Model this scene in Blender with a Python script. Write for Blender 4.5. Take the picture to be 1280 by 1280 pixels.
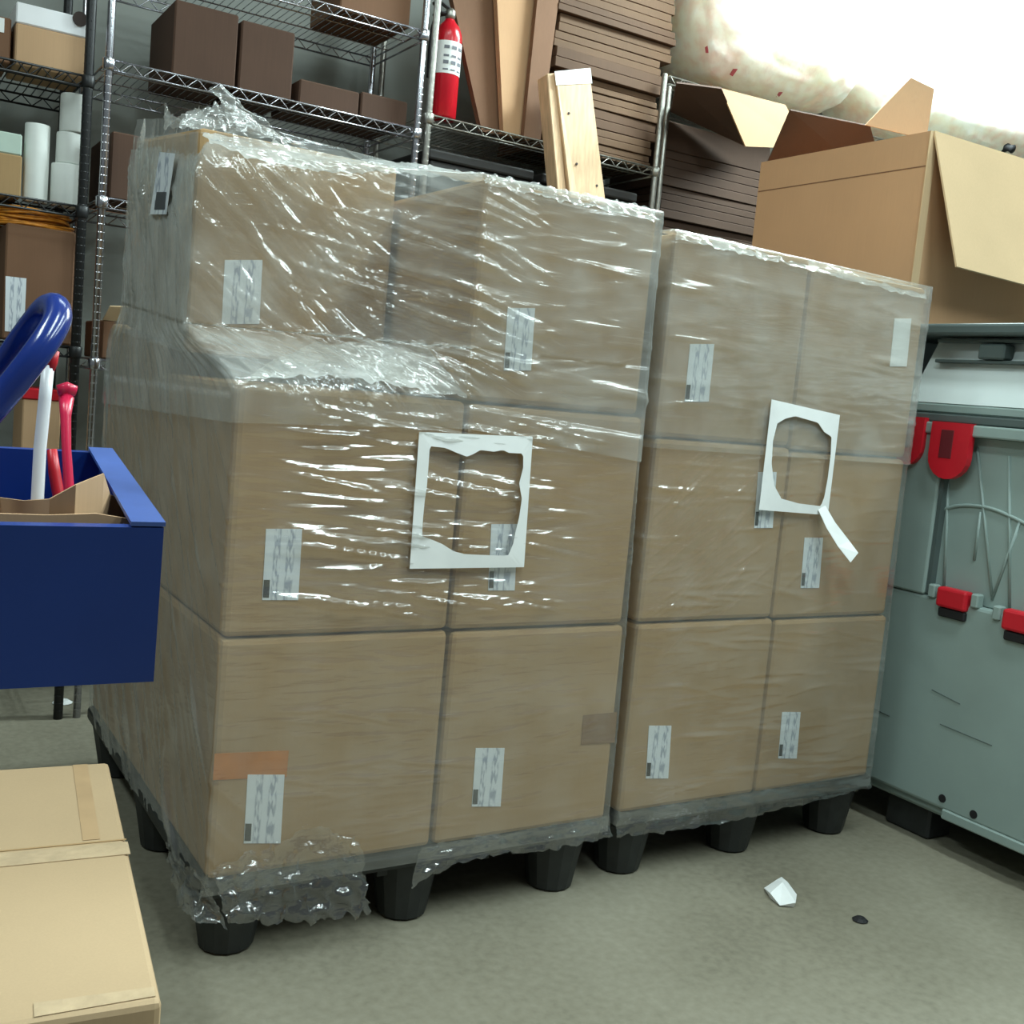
import bpy, bmesh, math, random
import numpy as np
from mathutils import Vector, Matrix, noise
from mathutils.bvhtree import BVHTree

for o in list(bpy.data.objects):
    bpy.data.objects.remove(o)
S = bpy.context.scene
COL = S.collection
random.seed(7)
RNG = np.random.default_rng(11)

# ------------------------------------------------------------------ camera
FPX, YAW, PITCH, ROLL = 1362.3, .554, .1081, .0919
CAM = Vector((-.6382, -2.0635, 1.2142))
_cy, _sy, _cp, _sp, _cr, _sr = math.cos(YAW), math.sin(YAW), math.cos(PITCH), math.sin(PITCH), math.cos(ROLL), math.sin(ROLL)
FW = Vector((_sy*_cp, _cy*_cp, -_sp))
_r = Vector((_cy, -_sy, 0)); _u = _r.cross(FW)
RT = _cr*_r + _sr*_u
UP = -_sr*_r + _cr*_u
cam_data = bpy.data.cameras.new('camera')
cam_data.sensor_width = 36
cam_data.lens = FPX/1280*36
cam_data.clip_start = .05
cam = bpy.data.objects.new('camera', cam_data)
M = Matrix((RT, UP, -FW)).transposed().to_4x4()
M.translation = CAM
cam.matrix_world = M
COL.objects.link(cam)
S.camera = cam

# ------------------------------------------------------------------ light
W = bpy.data.worlds.new('room_air')
S.world = W
W.use_nodes = True
W.node_tree.nodes['Background'].inputs[0].default_value = (.86, .98, 1, 1)
W.node_tree.nodes['Background'].inputs[1].default_value = .15
S.view_settings.view_transform = 'Standard'
S.view_settings.look = 'None'
S.view_settings.gamma = 1
S.view_settings.use_curve_mapping = False
S.view_settings.exposure = 0.15

def area(name, loc, sx, sy, power, col=(.81, .985, 1)):
    d = bpy.data.lights.new(name, 'AREA')
    d.shape = 'RECTANGLE'; d.size = sx; d.size_y = sy; d.energy = power; d.color = col
    o = bpy.data.objects.new(name, d)
    o.location = loc
    COL.objects.link(o)
    return o

# rows of fluorescent fixtures on the ceiling
area('ceiling_lamp', (.1, -1.7, 3.5), .3, 1.4, 40)
area('ceiling_lamp', (1.55, -1.9, 3.5), .3, 2.4, 66)
area('ceiling_lamp', (3.0, -1.5, 3.5), .3, 2.4, 52)
area('ceiling_lamp', (.6, .5, 3.5), 1.3, .28, 14)
area('ceiling_lamp', (-1.6, -.6, 3.5), .3, 1.4, 42)
area('ceiling_lamp', (3.2, 1.0, 3.58), 1.9, .35, 200)

# ------------------------------------------------------------------ helpers
def at(px, py, axis, val):
    d = FW + RT*((px-640)/FPX) - UP*((py-640)/FPX)
    i = 'xyz'.index(axis)
    t = (val-CAM[i])/d[i]
    return CAM + d*t

def lin(c):
    def f(v):
        v /= 255.
        return v/12.92 if v <= .04045 else ((v+.055)/1.055)**2.4
    return (f(c[0]), f(c[1]), f(c[2]), 1)

def obj(name, bm, mat, parent=None, smooth=False, **props):
    me = bpy.data.meshes.new(name)
    if isinstance(bm, bmesh.types.BMesh):
        bmesh.ops.recalc_face_normals(bm, faces=bm.faces)
        bm.to_mesh(me); bm.free()
    else:
        me.from_pydata(bm[0], [], bm[1]); me.update()
    o = bpy.data.objects.new(name, me)
    COL.objects.link(o)
    me.materials.append(mat)
    if smooth:
        me.polygons.foreach_set('use_smooth', [True]*len(me.polygons))
    if parent:
        o.parent = parent
        o.matrix_parent_inverse = parent.matrix_world.inverted()
    for k, v in props.items():
        o[k] = v
    return o

def thing(name, loc, label, cat, group=None):
    o = bpy.data.objects.new(name, None)
    o.empty_display_size = .05
    o.location = loc
    COL.objects.link(o)
    o.matrix_world = Matrix.Translation(loc)
    return tag(o, label, cat, group)

def tag(o, label, cat, group=None):
    o['label'] = label; o['category'] = cat
    if group: o['group'] = group
    return o

def struct(o):
    o['kind'] = 'structure'
    return o

def hexa(bm, c, bevel=0., seg=1):
    """c: 8 corners, bottom ring then top ring"""
    v = [bm.verts.new(p) for p in c]
    fs = [bm.faces.new([v[i] for i in q]) for q in ((3, 2, 1, 0), (4, 5, 6, 7), (0, 1, 5, 4), (1, 2, 6, 5), (2, 3, 7, 6), (3, 0, 4, 7))]
    if bevel:
        es = list({e for f in fs for e in f.edges})
        bmesh.ops.bevel(bm, geom=es, offset=bevel, segments=seg, affect='EDGES', profile=.5)

def corners(x0, x1, y0, y1, z0, z1):
    return [(x0, y0, z0), (x1, y0, z0), (x1, y1, z0), (x0, y1, z0), (x0, y0, z1), (x1, y0, z1), (x1, y1, z1), (x0, y1, z1)]

def box(x0, x1, y0, y1, z0, z1, bevel=0., seg=1, bm=None):
    bm = bm or bmesh.new()
    hexa(bm, corners(x0, x1, y0, y1, z0, z1), bevel, seg)
    return bm

def slab(q, n, t, bm=None, bevel=0.):
    """four corners extruded by t along n"""
    bm = bm or bmesh.new()
    n = Vector(n).normalized()*t
    q = [Vector(p) for p in q]
    hexa(bm, q+[p+n for p in q], bevel)
    return bm

def tube(pts, r, n=8, bm=None, closed=False, caps=True):
    bm = bm or bmesh.new()
    pts = [Vector(p) for p in pts]
    rs = r if isinstance(r, (list, tuple)) else [r]*len(pts)
    rings = []
    ref = None
    for i, p in enumerate(pts):
        a = pts[max(i-1, 0)] if not closed else pts[i-1]
        b = pts[min(i+1, len(pts)-1)] if not closed else pts[(i+1) % len(pts)]
        t = (b-a).normalized()
        if ref is None:
            ref = Vector((0, 0, 1)) if abs(t.z) < .9 else Vector((1, 0, 0))
        s = t.cross(ref).normalized(); w = s.cross(t).normalized(); ref = w
        rings.append([bm.verts.new(p+(s*math.cos(2*math.pi*k/n)+w*math.sin(2*math.pi*k/n))*rs[i]) for k in range(n)])
    m = len(rings)
    for i in range(m if closed else m-1):
        A, B = rings[i], rings[(i+1) % m]
        for k in range(n):
            bm.faces.new((A[k], A[(k+1) % n], B[(k+1) % n], B[k]))
    if caps and not closed:
        bm.faces.new(rings[0][::-1]); bm.faces.new(rings[-1])
    return bm

def smooth_path(pts, n=8):
    P = [Vector(p) for p in pts]
    out = []
    for i in range(len(P)-1):
        p0, p1, p2, p3 = P[max(i-1, 0)], P[i], P[i+1], P[min(i+2, len(P)-1)]
        for k in range(n):
            t = k/n
            out.append(.5*((2*p1)+(p2-p0)*t+(2*p0-5*p1+4*p2-p3)*t*t+(3*p1-p0-3*p2+p3)*t**3))
    out.append(P[-1])
    return out

def lathe(prof, c, n=20, bm=None, axis=None):
    """profile [(r,z)] about vertical axis at c"""
    bm = bm or bmesh.new()
    rings = []
    for r, z in prof:
        rings.append([bm.verts.new((c[0]+max(r, 1e-4)*math.cos(2*math.pi*k/n), c[1]+max(r, 1e-4)*math.sin(2*math.pi*k/n), c[2]+z)) for k in range(n)])
    for A, B in zip(rings, rings[1:]):
        for k in range(n):
            bm.faces.new((A[k], A[(k+1) % n], B[(k+1) % n], B[k]))
    bm.faces.new(rings[0][::-1]); bm.faces.new(rings[-1])
    return bm

# ------------------------------------------------------------------ materials
def newmat(name):
    m = bpy.data.materials.new(name)
    m.use_nodes = True
    nt = m.node_tree
    return m, nt, nt.nodes, nt.links, nt.nodes['Principled BSDF']

def noise_node(nt, scale, vec=None, stretch=None, detail=4, coords='Object'):
    N, L = nt.nodes, nt.links
    tc = N.new('ShaderNodeTexCoord')
    mp = N.new('ShaderNodeMapping')
    if stretch: mp.inputs['Scale'].default_value = stretch
    L.new(tc.outputs[coords], mp.inputs[0])
    n = N.new('ShaderNodeTexNoise')
    n.inputs['Scale'].default_value = scale
    n.inputs['Detail'].default_value = detail
    L.new(mp.outputs[0], n.inputs[0])
    return n

def ramp(nt, src, stops):
    r = nt.nodes.new('ShaderNodeValToRGB')
    e = r.color_ramp.elements
    while len(e) < len(stops): e.new(.5)
    for i, (p, c) in enumerate(stops):
        e[i].position = p; e[i].color = c
    nt.links.new(src, r.inputs[0])
    return r

def simple(name, c, rough=.5, metal=0., var=.08, scale=12, bump=0., stretch=None, spec=.5):
    m, nt, N, L, b = newmat(name)
    a = lin(c)
    n = noise_node(nt, scale, stretch=stretch)
    lo = tuple(v*(1-var) for v in a[:3])+(1,); hi = tuple(min(1, v*(1+var)) for v in a[:3])+(1,)
    r = ramp(nt, n.outputs[0], [(.3, lo), (.7, hi)])
    L.new(r.outputs[0], b.inputs['Base Color'])
    b.inputs['Roughness'].default_value = rough
    b.inputs['Metallic'].default_value = metal
    b.inputs['Specular IOR Level'].default_value = spec
    if bump:
        bp = N.new('ShaderNodeBump'); bp.inputs['Strength'].default_value = bump; bp.inputs['Distance'].default_value = .01
        L.new(n.outputs[0], bp.inputs['Height']); L.new(bp.outputs[0], b.inputs['Normal'])
    return m

def cardboard(name, c, var=.1):
    m, nt, N, L, b = newmat(name)
    a = lin(c)
    n1 = noise_node(nt, 3.5, detail=5)
    n2 = noise_node(nt, 30, stretch=(12, 12, .25), detail=2)
    mx = N.new('ShaderNodeMix'); mx.inputs[0].default_value = .35
    L.new(n1.outputs[0], mx.inputs[2]); L.new(n2.outputs[0], mx.inputs[3])
    lo = tuple(v*(1-var) for v in a[:3])+(1,); hi = tuple(min(1, v*(1+var)) for v in a[:3])+(1,)
    r = ramp(nt, mx.outputs[0], [(.3, lo), (.7, hi)])
    L.new(r.outputs[0], b.inputs['Base Color'])
    b.inputs['Roughness'].default_value = .75
    b.inputs['Specular IOR Level'].default_value = .25
    return m

kraft = cardboard('kraft_cardboard', (168, 137, 97))
kraft_pale = cardboard('pale_cardboard', (206, 178, 140), .07)
kraft_fg = cardboard('tan_cardboard', (182, 155, 121), .06)
kraft_red = cardboard('red_brown_cardboard', (120, 88, 66), .12)
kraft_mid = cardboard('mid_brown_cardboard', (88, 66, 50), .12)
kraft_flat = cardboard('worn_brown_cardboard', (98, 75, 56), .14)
kraft_shaded = cardboard('shade_darkened_cardboard', (66, 50, 40), .14)  # shade over the rear pile is put into this brown
kraft_dark = cardboard('dark_brown_and_shade_cardboard', (84, 62, 50), .14)  # own brown of the shelf cartons; on two flaps it stands for shade
carton_big = cardboard('tan_open_cardboard', (190, 150, 113), .06)
kraft_in = cardboard('cardboard_inside', (194, 158, 122), .06)
concrete = None
black_metal = simple('black_coated_metal', (24, 25, 26), .45)
chrome = simple('chrome_wire', (190, 190, 196), .22, .95, .15, 40)
dull_chrome = simple('worn_chrome', (160, 158, 150), .35, .85, .2, 60)
black_plastic = simple('black_plastic', (34, 37, 36), .55, 0, .25, 30)
grey_plastic = simple('grey_plastic', (140, 157, 152), .5, 0, .06, 5)
grey_dark = simple('grey_plastic_seam', (78, 90, 88), .55, 0, .06, 8)
grey_light = simple('pale_grey_plastic', (212, 222, 220), .3, 0, .05, 5)
red_plastic = simple('red_plastic', (196, 24, 40), .4, 0, .06)
blue_plastic = simple('blue_plastic', (18, 54, 128), .35, 0, .1, 6)
blue_tube = simple('blue_tube', (28, 52, 128), .18, 0, .06, 6)
white_paper = simple('white_paper', (236, 238, 236), .7, 0, .03, 20)
white_roll = simple('white_roll_paper', (225, 228, 222), .7, 0, .03, 20)
ext_red = simple('extinguisher_red', (188, 16, 34), .25, 0, .05)
orange_tape = simple('orange_tape', (190, 114, 34), .35, 0, .1, 20)
brown_tape = simple('brown_tape', (132, 96, 60), .35, 0, .1, 20)
tape_and_highlight = simple('tape_and_highlight', (194, 169, 136), .25, 0, .12, 25, .3)
red_dull = simple('faded_red_print', (206, 96, 104), .5)
pink_plastic = simple('pink_red_plastic', (214, 36, 76), .3, 0, .05)
white_plastic = simple('white_plastic', (236, 236, 238), .35, 0, .03)
orange_mesh = simple('orange_strapping', (206, 132, 40), .4, 0, .2, 40)
wood = simple('pine_wood', (206, 172, 134), .6, 0, .16, 6, 0, (14, 14, .8))
knot_dark = simple('dark_knot', (60, 48, 44), .8)
green_card = simple('pale_green_card', (186, 204, 190), .6)
dark_rubber = simple('dark_rubber', (20, 20, 22), .7)

def make_concrete():
    m, nt, N, L, b = newmat('concrete_floor')
    n1 = noise_node(nt, 1.6, detail=6); n2 = noise_node(nt, 45, detail=3)
    mx = N.new('ShaderNodeMix'); mx.inputs[0].default_value = .38
    L.new(n1.outputs[0], mx.inputs[2]); L.new(n2.outputs[0], mx.inputs[3])
    r = ramp(nt, mx.outputs[0], [(.25, lin((100, 95, 80))), (.5, lin((131, 126, 109))), (.78, lin((152, 147, 130)))])
    L.new(r.outputs[0], b.inputs['Base Color'])
    b.inputs['Roughness'].default_value = .55
    bp = N.new('ShaderNodeBump'); bp.inputs['Strength'].default_value = .15; bp.inputs['Distance'].default_value = .004
    L.new(n2.outputs[0], bp.inputs['Height']); L.new(bp.outputs[0], b.inputs['Normal'])
    return m
concrete = make_concrete()
wall_paint = simple('grey_wall_paint', (134, 137, 131), .8, 0, .05, 2)
ceiling_paint = simple('white_ceiling_paint', (225, 226, 220), .85, 0, .03, 2)

def make_film(name, base, gloss, bump):
    """clear film: a little milky where layers pile up, mirror-like on top"""
    m, nt, N, L, b = newmat(name)
    out = N['Material Output']
    b.inputs['Base Color'].default_value = (.80, .82, .78, 1)
    b.inputs['Roughness'].default_value = .5
    b.inputs['Specular IOR Level'].default_value = 0
    n = noise_node(nt, 7, detail=3)
    bp = N.new('ShaderNodeBump'); bp.inputs['Strength'].default_value = bump; bp.inputs['Distance'].default_value = .010
    n2 = noise_node(nt, 22, stretch=(.3, .3, 2.4), detail=3)
    L.new(n2.outputs[0], bp.inputs['Height'])
    tr = N.new('ShaderNodeBsdfTransparent'); tr.inputs[0].default_value = (.98, .98, .97, 1)
    lw = N.new('ShaderNodeLayerWeight'); lw.inputs[0].default_value = .5
    pw = N.new('ShaderNodeMath'); pw.operation = 'POWER'; pw.inputs[1].default_value = 2.5
    L.new(lw.outputs['Facing'], pw.inputs[0])
    ml = N.new('ShaderNodeMath'); ml.operation = 'MULTIPLY_ADD'; ml.inputs[1].default_value = .3
    L.new(pw.outputs[0], ml.inputs[0])
    mr = N.new('ShaderNodeMapRange')
    mr.inputs[1].default_value = .35; mr.inputs[2].default_value = .7
    mr.inputs[3].default_value = base*.5; mr.inputs[4].default_value = base*1.5
    L.new(n.outputs[0], mr.inputs[0]); L.new(mr.outputs[0], ml.inputs[2])
    ml.use_clamp = True
    mix = N.new('ShaderNodeMixShader')
    L.new(ml.outputs[0], mix.inputs[0]); L.new(tr.outputs[0], mix.inputs[1]); L.new(b.outputs[0], mix.inputs[2])
    gl = N.new('ShaderNodeBsdfGlossy'); gl.inputs['Roughness'].default_value = .16
    L.new(bp.outputs[0], gl.inputs['Normal'])
    lf = N.new('ShaderNodeLayerWeight'); lf.inputs[0].default_value = .5
    L.new(bp.outputs[0], lf.inputs[1])
    p5 = N.new('ShaderNodeMath'); p5.operation = 'POWER'; p5.inputs[1].default_value = 5
    L.new(lf.outputs['Facing'], p5.inputs[0])
    fm = N.new('ShaderNodeMath'); fm.operation = 'MULTIPLY_ADD'; fm.use_clamp = True
    fm.inputs[1].default_value = .5; fm.inputs[2].default_value = gloss
    L.new(p5.outputs[0], fm.inputs[0])
    mix2 = N.new('ShaderNodeMixShader')
    L.new(fm.outputs[0], mix2.inputs[0]); L.new(mix.outputs[0], mix2.inputs[1]); L.new(gl.outputs[0], mix2.inputs[2])
    L.new(mix2.outputs[0], out.inputs[0])
    return m
film = make_film('stretch_film', .09, .15, .32)
film_bunch = make_film('bunched_film', .035, .2, .5)
film_thick = make_film('layered_film', .30, .16, .5)

def make_bag():
    m, nt, N, L, b = newmat('packing_peanut_bag')
    n = noise_node(nt, 22, detail=4)
    n2 = noise_node(nt, 3, detail=2)
    mx = N.new('ShaderNodeMix'); mx.inputs[0].default_value = .4
    L.new(n.outputs[0], mx.inputs[2]); L.new(n2.outputs[0], mx.inputs[3])
    r = ramp(nt, mx.outputs[0], [(.3, lin((240, 218, 204))), (.55, lin((250, 244, 232))), (.8, lin((255, 252, 246)))])
    L.new(r.outputs[0], b.inputs['Base Color'])
    b.inputs['Roughness'].default_value = .3
    b.inputs['Subsurface Weight'].default_value = .7
    b.inputs['Subsurface Radius'].default_value = (1, .97, .93)
    b.inputs['Subsurface Scale'].default_value = .25
    bp = N.new('ShaderNodeBump'); bp.inputs['Strength'].default_value = .25; bp.inputs['Distance'].default_value = .015
    L.new(n.outputs[0], bp.inputs['Height']); L.new(bp.outputs[0], b.inputs['Normal'])
    return m
bag_mat = make_bag()

def make_label(name, ax):
    """white shipping label, print running sideways in two columns"""
    m, nt, N, L, b = newmat(name)
    tc = N.new('ShaderNodeTexCoord'); sp = N.new('ShaderNodeSeparateXYZ'); L.new(tc.outputs['Generated'], sp.inputs[0])
    cb = N.new('ShaderNodeCombineXYZ')
    L.new(sp.outputs[ax], cb.inputs[0]); L.new(sp.outputs[2], cb.inputs[1])
    mp = N.new('ShaderNodeMapping'); mp.inputs['Scale'].default_value = (14, 7, 1); L.new(cb.outputs[0], mp.inputs[0])
    nz = N.new('ShaderNodeTexNoise'); nz.inputs['Scale'].default_value = 1; nz.inputs['Detail'].default_value = 1
    L.new(mp.outputs[0], nz.inputs[0])
    cols = ramp(nt, sp.outputs[ax], [(0, (0, 0, 0, 1)), (.22, (0, 0, 0, 1)), (.26, (1, 1, 1, 1)), (.40, (1, 1, 1, 1)), (.44, (0, 0, 0, 1)), (.56, (0, 0, 0, 1)), (.6, (1, 1, 1, 1)), (.78, (1, 1, 1, 1)), (.82, (0, 0, 0, 1))])
    pr = ramp(nt, nz.outputs[0], [(.42, (0, 0, 0, 1)), (.6, (1, 1, 1, 1))])
    mu = N.new('ShaderNodeMath'); mu.operation = 'MULTIPLY'; L.new(cols.outputs[0], mu.inputs[0]); L.new(pr.outputs[0], mu.inputs[1])
    mx = N.new('ShaderNodeMix'); mx.data_type = 'RGBA'
    mx.inputs[6].default_value = lin((226, 232, 236)); mx.inputs[7].default_value = lin((164, 172, 186))
    L.new(mu.outputs[0], mx.inputs[0]); L.new(mx.outputs[2], b.inputs['Base Color'])
    b.inputs['Roughness'].default_value = .55
    return m
label_x = make_label('shipping_label', 0)
label_y = make_label('side_shipping_label', 1)

# ------------------------------------------------------------------ setting
struct(obj('floor', box(-6, 9, -6, 2.3, -.05, 0), concrete))
struct(obj('wall_back', box(-6, 9, 2.3, 2.42, 0, 3.7), wall_paint))
struct(obj('ceiling', box(-6, 9, -6, 2.42, 3.7, 3.8), ceiling_paint))

# ------------------------------------------------------------------ pallets
def pallet(x0, x1, y0, y1, label):
    t = thing('plastic_pallet', ((x0+x1)/2, (y0+y1)/2, 0), label, 'pallet', 'black nestable pallets under the wrapped cartons')
    bm = box(x0, x1, y0, y1, .142, .186, .012, 2)
    obj('deck', bm, black_plastic, t)
    bm = bmesh.new()
    for k in range(11):
        xx = x0+.06+(x1-x0-.12)*k/10
        box(xx-.012, xx+.012, y0+.02, y1-.02, .126, .144, bm=bm)
    obj('rib_underside', bm, black_plastic, t)
    fx = [x0+.085, (x0+x1)/2, x1-.085]; fy = [y0+.085, (y0+y1)/2, y1-.085]
    for a in fx:
        for b in fy:
            bm = lathe([(.05, 0), (.058, .006), (.072, .09), (.082, .145)], (a, b, 0), 14)
            obj('foot', bm, black_plastic, t, smooth=False)
    return t
pallet(-.01, .985, .0, 1.235, 'black plastic pallet under the left wrapped stack of cartons')
pallet(1.045, 1.99, .02, 1.235, 'black plastic pallet under the right wrapped stack of cartons')

# ------------------------------------------------------------------ wrapped cartons
def P(px, py, y): return at(px, py, 'y', y)

def carton(name, c, label, group, mat=kraft, bevel=.012):
    cx = sum(p[0] for p in c)/8; cy = sum(p[1] for p in c)/8; z = min(p[2] for p in c)
    t = thing(name, (cx, cy, z), label, 'carton', group)
    bm = bmesh.new(); hexa(bm, c, bevel, 2)
    obj('carton_body', bm, mat, t)
    return t

def front_label(t, x0, y0, x1, y1, Y, mat=None, name='shipping_label', lean=6, block=True):
    """label between pixel rows y0..y1, its foot lean pixels to the left"""
    q = [P(x0-lean/2, y1, Y), P(x1-lean/2, y1, Y), P(x1+lean/2, y0, Y), P(x0+lean/2, y0, Y)]
    lb = obj(name, slab(q, (0, -1, 0), .0012), mat or label_x, t)
    if block:
        w = (x1-x0)*.17; h = (y1-y0)*.25
        q = [P(x0-lean/2+1, y1-3, Y-.0012), P(x0-lean/2+1+w, y1-3, Y-.0012), P(x0-lean/4+1+w, y1-3-h, Y-.0012), P(x0-lean/4+1, y1-3-h, Y-.0012)]
        obj('printed_block', slab(q, (0, -1, 0), .0006), dark_rubber, lb)
    return lb

GL = 'cartons wrapped on the left pallet'
GR = 'cartons wrapped on the right pallet'
ZD = .188
def cc(x0, x1, y0, y1, z0, z1): return corners(x0, x1, y0, y1, z0, z1)
def tilt(c, dz): return [(p[0], p[1], p[2]+d) for p, d in zip(c, dz)]
L1a = carton('wrapped_carton', cc(0, .503, 0, .6, ZD, .683), 'front left carton of the bottom tier with orange tape strip, left pallet', GL)
L1b = carton('wrapped_carton', cc(.513, .99, 0, .6, ZD, .679), 'front carton of the left pallet bottom tier beside the gap between pallets', GL)
L2a = carton('wrapped_carton', cc(.002, .499, 0, .6, .687, 1.187), 'front left carton of the left pallet middle tier, below the recessed ledge', GL)
L2b = carton('wrapped_carton', cc(.507, .982, 0, .6, .685, 1.184), 'front right carton of the left pallet middle tier, half behind torn paper', GL)
L3c = carton('wrapped_carton', cc(.494, .962, 0.0, .6, 1.19, 1.657), 'front right carton of the left pallet top tier, flush with the front', GL)
L3a = carton('wrapped_carton', tilt(cc(0, .474, .39, 1.02, 1.238, 1.722), (0, 0, .058, .058, 0, 0, .066, .066)), 'left carton of the left pallet top tier, set back from the front', GL)
L1r = carton('wrapped_carton', cc(0, .503, .61, 1.215, ZD, .683), 'rear carton of the bottom tier on the left side of the left pallet', GL)
L2r = carton('wrapped_carton', tilt(cc(0, .499, .61, 1.215, .687, 1.256), (0, 0, 0, 0, 0, 0, .052, .052)), 'rear carton of the middle tier on the left side of the left pallet', GL)

front_label(L2a, 330, 661, 375, 750, -.0005, lean=5)
front_label(L1a, 307, 968, 353, 1054, -.0005, lean=5)
front_label(L1b, 592, 935, 628, 1008, -.0005, lean=5)
front_label(L2b, 612, 655, 645, 738, -.0005, lean=4)
front_label(L3c, 632, 385, 666, 463, -.0005, lean=5)
front_label(L3a, 279, 325, 326, 405, .3895, lean=4, block=False)
q = [at(x, y, 'x', -.022) for x, y in ((188, 268), (208, 268), (219, 192), (200, 190))]
lb = obj('shipping_label', slab(q, (-1, 0, 0), .0012), label_y, L3a)
q = [at(x, y, 'x', -.0233) for x, y in ((193, 262), (206, 262), (208, 240), (196, 240))]
obj('printed_block', slab(q, (-1, 0, 0), .0006), simple('dark_print', (70, 74, 78), .6), lb)
q = [P(266, 975, -.0006), P(358, 971, -.0006), P(361, 938, -.0006), P(268, 942, -.0006)]
obj('tape_strip', slab(q, (0, -1, 0), .0008), orange_tape, L1a, label='orange brown tape strip above the label')
q = [P(726, 931, -.0006), P(768, 928, -.0006), P(771, 890, -.0006), P(729, 894, -.0006)]
obj('tape_strip', slab(q, (0, -1, 0), .0008), brown_tape, L1b)

YR = .016
R1a = carton('wrapped_carton', cc(1.045, 1.508, YR, .61, ZD, .676), 'front left carton of the right pallet bottom tier', GR)
R1b = carton('wrapped_carton', cc(1.514, 1.965, YR, .61, ZD, .672), 'bottom tier carton of the right pallet nearest the grey container', GR)
R2a = carton('wrapped_carton', cc(1.042, 1.495, YR, .61, .68, 1.138), 'front left carton of the right pallet middle tier', GR)
R2b = carton('wrapped_carton', cc(1.499, 1.953, YR, .61, .676, 1.128), 'middle tier carton of the right pallet nearest the grey container', GR)
R3a = carton('wrapped_carton', cc(1.034, 1.486, YR, .61, 1.142, 1.628), 'front left carton of the right pallet top tier', GR)
R3b = carton('wrapped_carton', cc(1.492, 1.95, YR, .61, 1.134, 1.612), 'top tier carton of the right pallet with plain white label near its edge', GR)
yr = YR-.0005
front_label(R3a, 859, 430, 889, 502, yr, lean=7)
front_label(R3b, 1115, 398, 1136, 458, yr, white_paper, 'plain_label', 6, False)
front_label(R2a, 945, 590, 968, 660, yr, lean=5)
front_label(R2b, 1003, 672, 1026, 735, yr, lean=5)
front_label(R1a, 809, 907, 837, 973, yr, lean=4)
front_label(R1b, 975, 890, 998, 948, yr, lean=5)

# ------------------------------------------------------------------ stretch film
def sstep(a, b, x):
    t = np.clip((x-a)/(b-a), 0, 1)
    return t*t*(3-2*t)

def film_sheet(segs, zs, pts_fn, streaks, name, mat, parent):
    """segs: number of columns for each side; pts_fn(z array)-> list of corner arrays (len segs+1) of (x,y,z)"""
    nz = len(zs)
    C = pts_fn(zs)                     # list of (nz,3)
    cols = []
    s_acc = []
    s0 = 0.
    for i, n in enumerate(segs):
        A, B = C[i], C[i+1]
        ln = np.linalg.norm(B[0]-A[0])
        for k in range(n if i < len(segs)-1 else n+1):
            t = k/n
            cols.append(A*(1-t)+B*t); s_acc.append(s0+ln*t)
        s0 += ln
    G = np.stack(cols, 0)              # (ns,nz,3)
    sarr = np.array(s_acc)
    # normals
    dz = np.gradient(G, axis=1); ds = np.gradient(G, axis=0)
    Nn = np.cross(ds, dz); Nn /= np.linalg.norm(Nn, axis=2, keepdims=True)+1e-9
    H = np.zeros(G.shape[:2])
    for (sc, zc, ln, ang, wd, h) in streaks:
        ca, sa = math.cos(ang), math.sin(ang)
        ext_s = abs(ln*ca)*.5+abs(wd*3)+.01; ext_z = abs(ln*sa)*.5+abs(wd*3)+.01
        i0, i1 = np.searchsorted(sarr, [sc-ext_s, sc+ext_s])
        j0, j1 = np.searchsorted(zs, [zc-ext_z, zc+ext_z])
        if i1 <= i0 or j1 <= j0: continue
        ss = sarr[i0:i1, None]-sc; zz = zs[None, j0:j1]-zc
        al = ss*ca+zz*sa; ac = -ss*sa+zz*ca + .012*np.sin(al*9+zc*50)
        H[i0:i1, j0:j1] += h*np.exp(-(ac/wd)**2)*np.clip(1.15-(2*np.abs(al)/ln)**2, 0, 1)
    G = G+Nn*H[:, :, None]
    ns = G.shape[0]
    verts = G.reshape(-1, 3)
    idx = np.arange(ns*nz).reshape(ns, nz)
    F = np.stack([idx[:-1, :-1], idx[1:, :-1], idx[1:, 1:], idx[:-1, 1:]], -1).reshape(-1, 4)
    me = bpy.data.meshes.new(name)
    me.vertices.add(len(verts)); me.vertices.foreach_set('co', verts.ravel())
    me.loops.add(F.size); me.loops.foreach_set('vertex_index', F.ravel())
    me.polygons.add(len(F)); me.polygons.foreach_set('loop_start', np.arange(0, F.size, 4)); me.polygons.foreach_set('loop_total', np.full(len(F), 4))
    me.polygons.foreach_set('use_smooth', np.ones(len(F), bool))
    me.update(); me.validate()
    me.materials.append(mat)
    o = bpy.data.objects.new(name, me); COL.objects.link(o)
    if parent:
        o.parent = parent; o.matrix_parent_inverse = parent.matrix_world.inverted()
    return o

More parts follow.
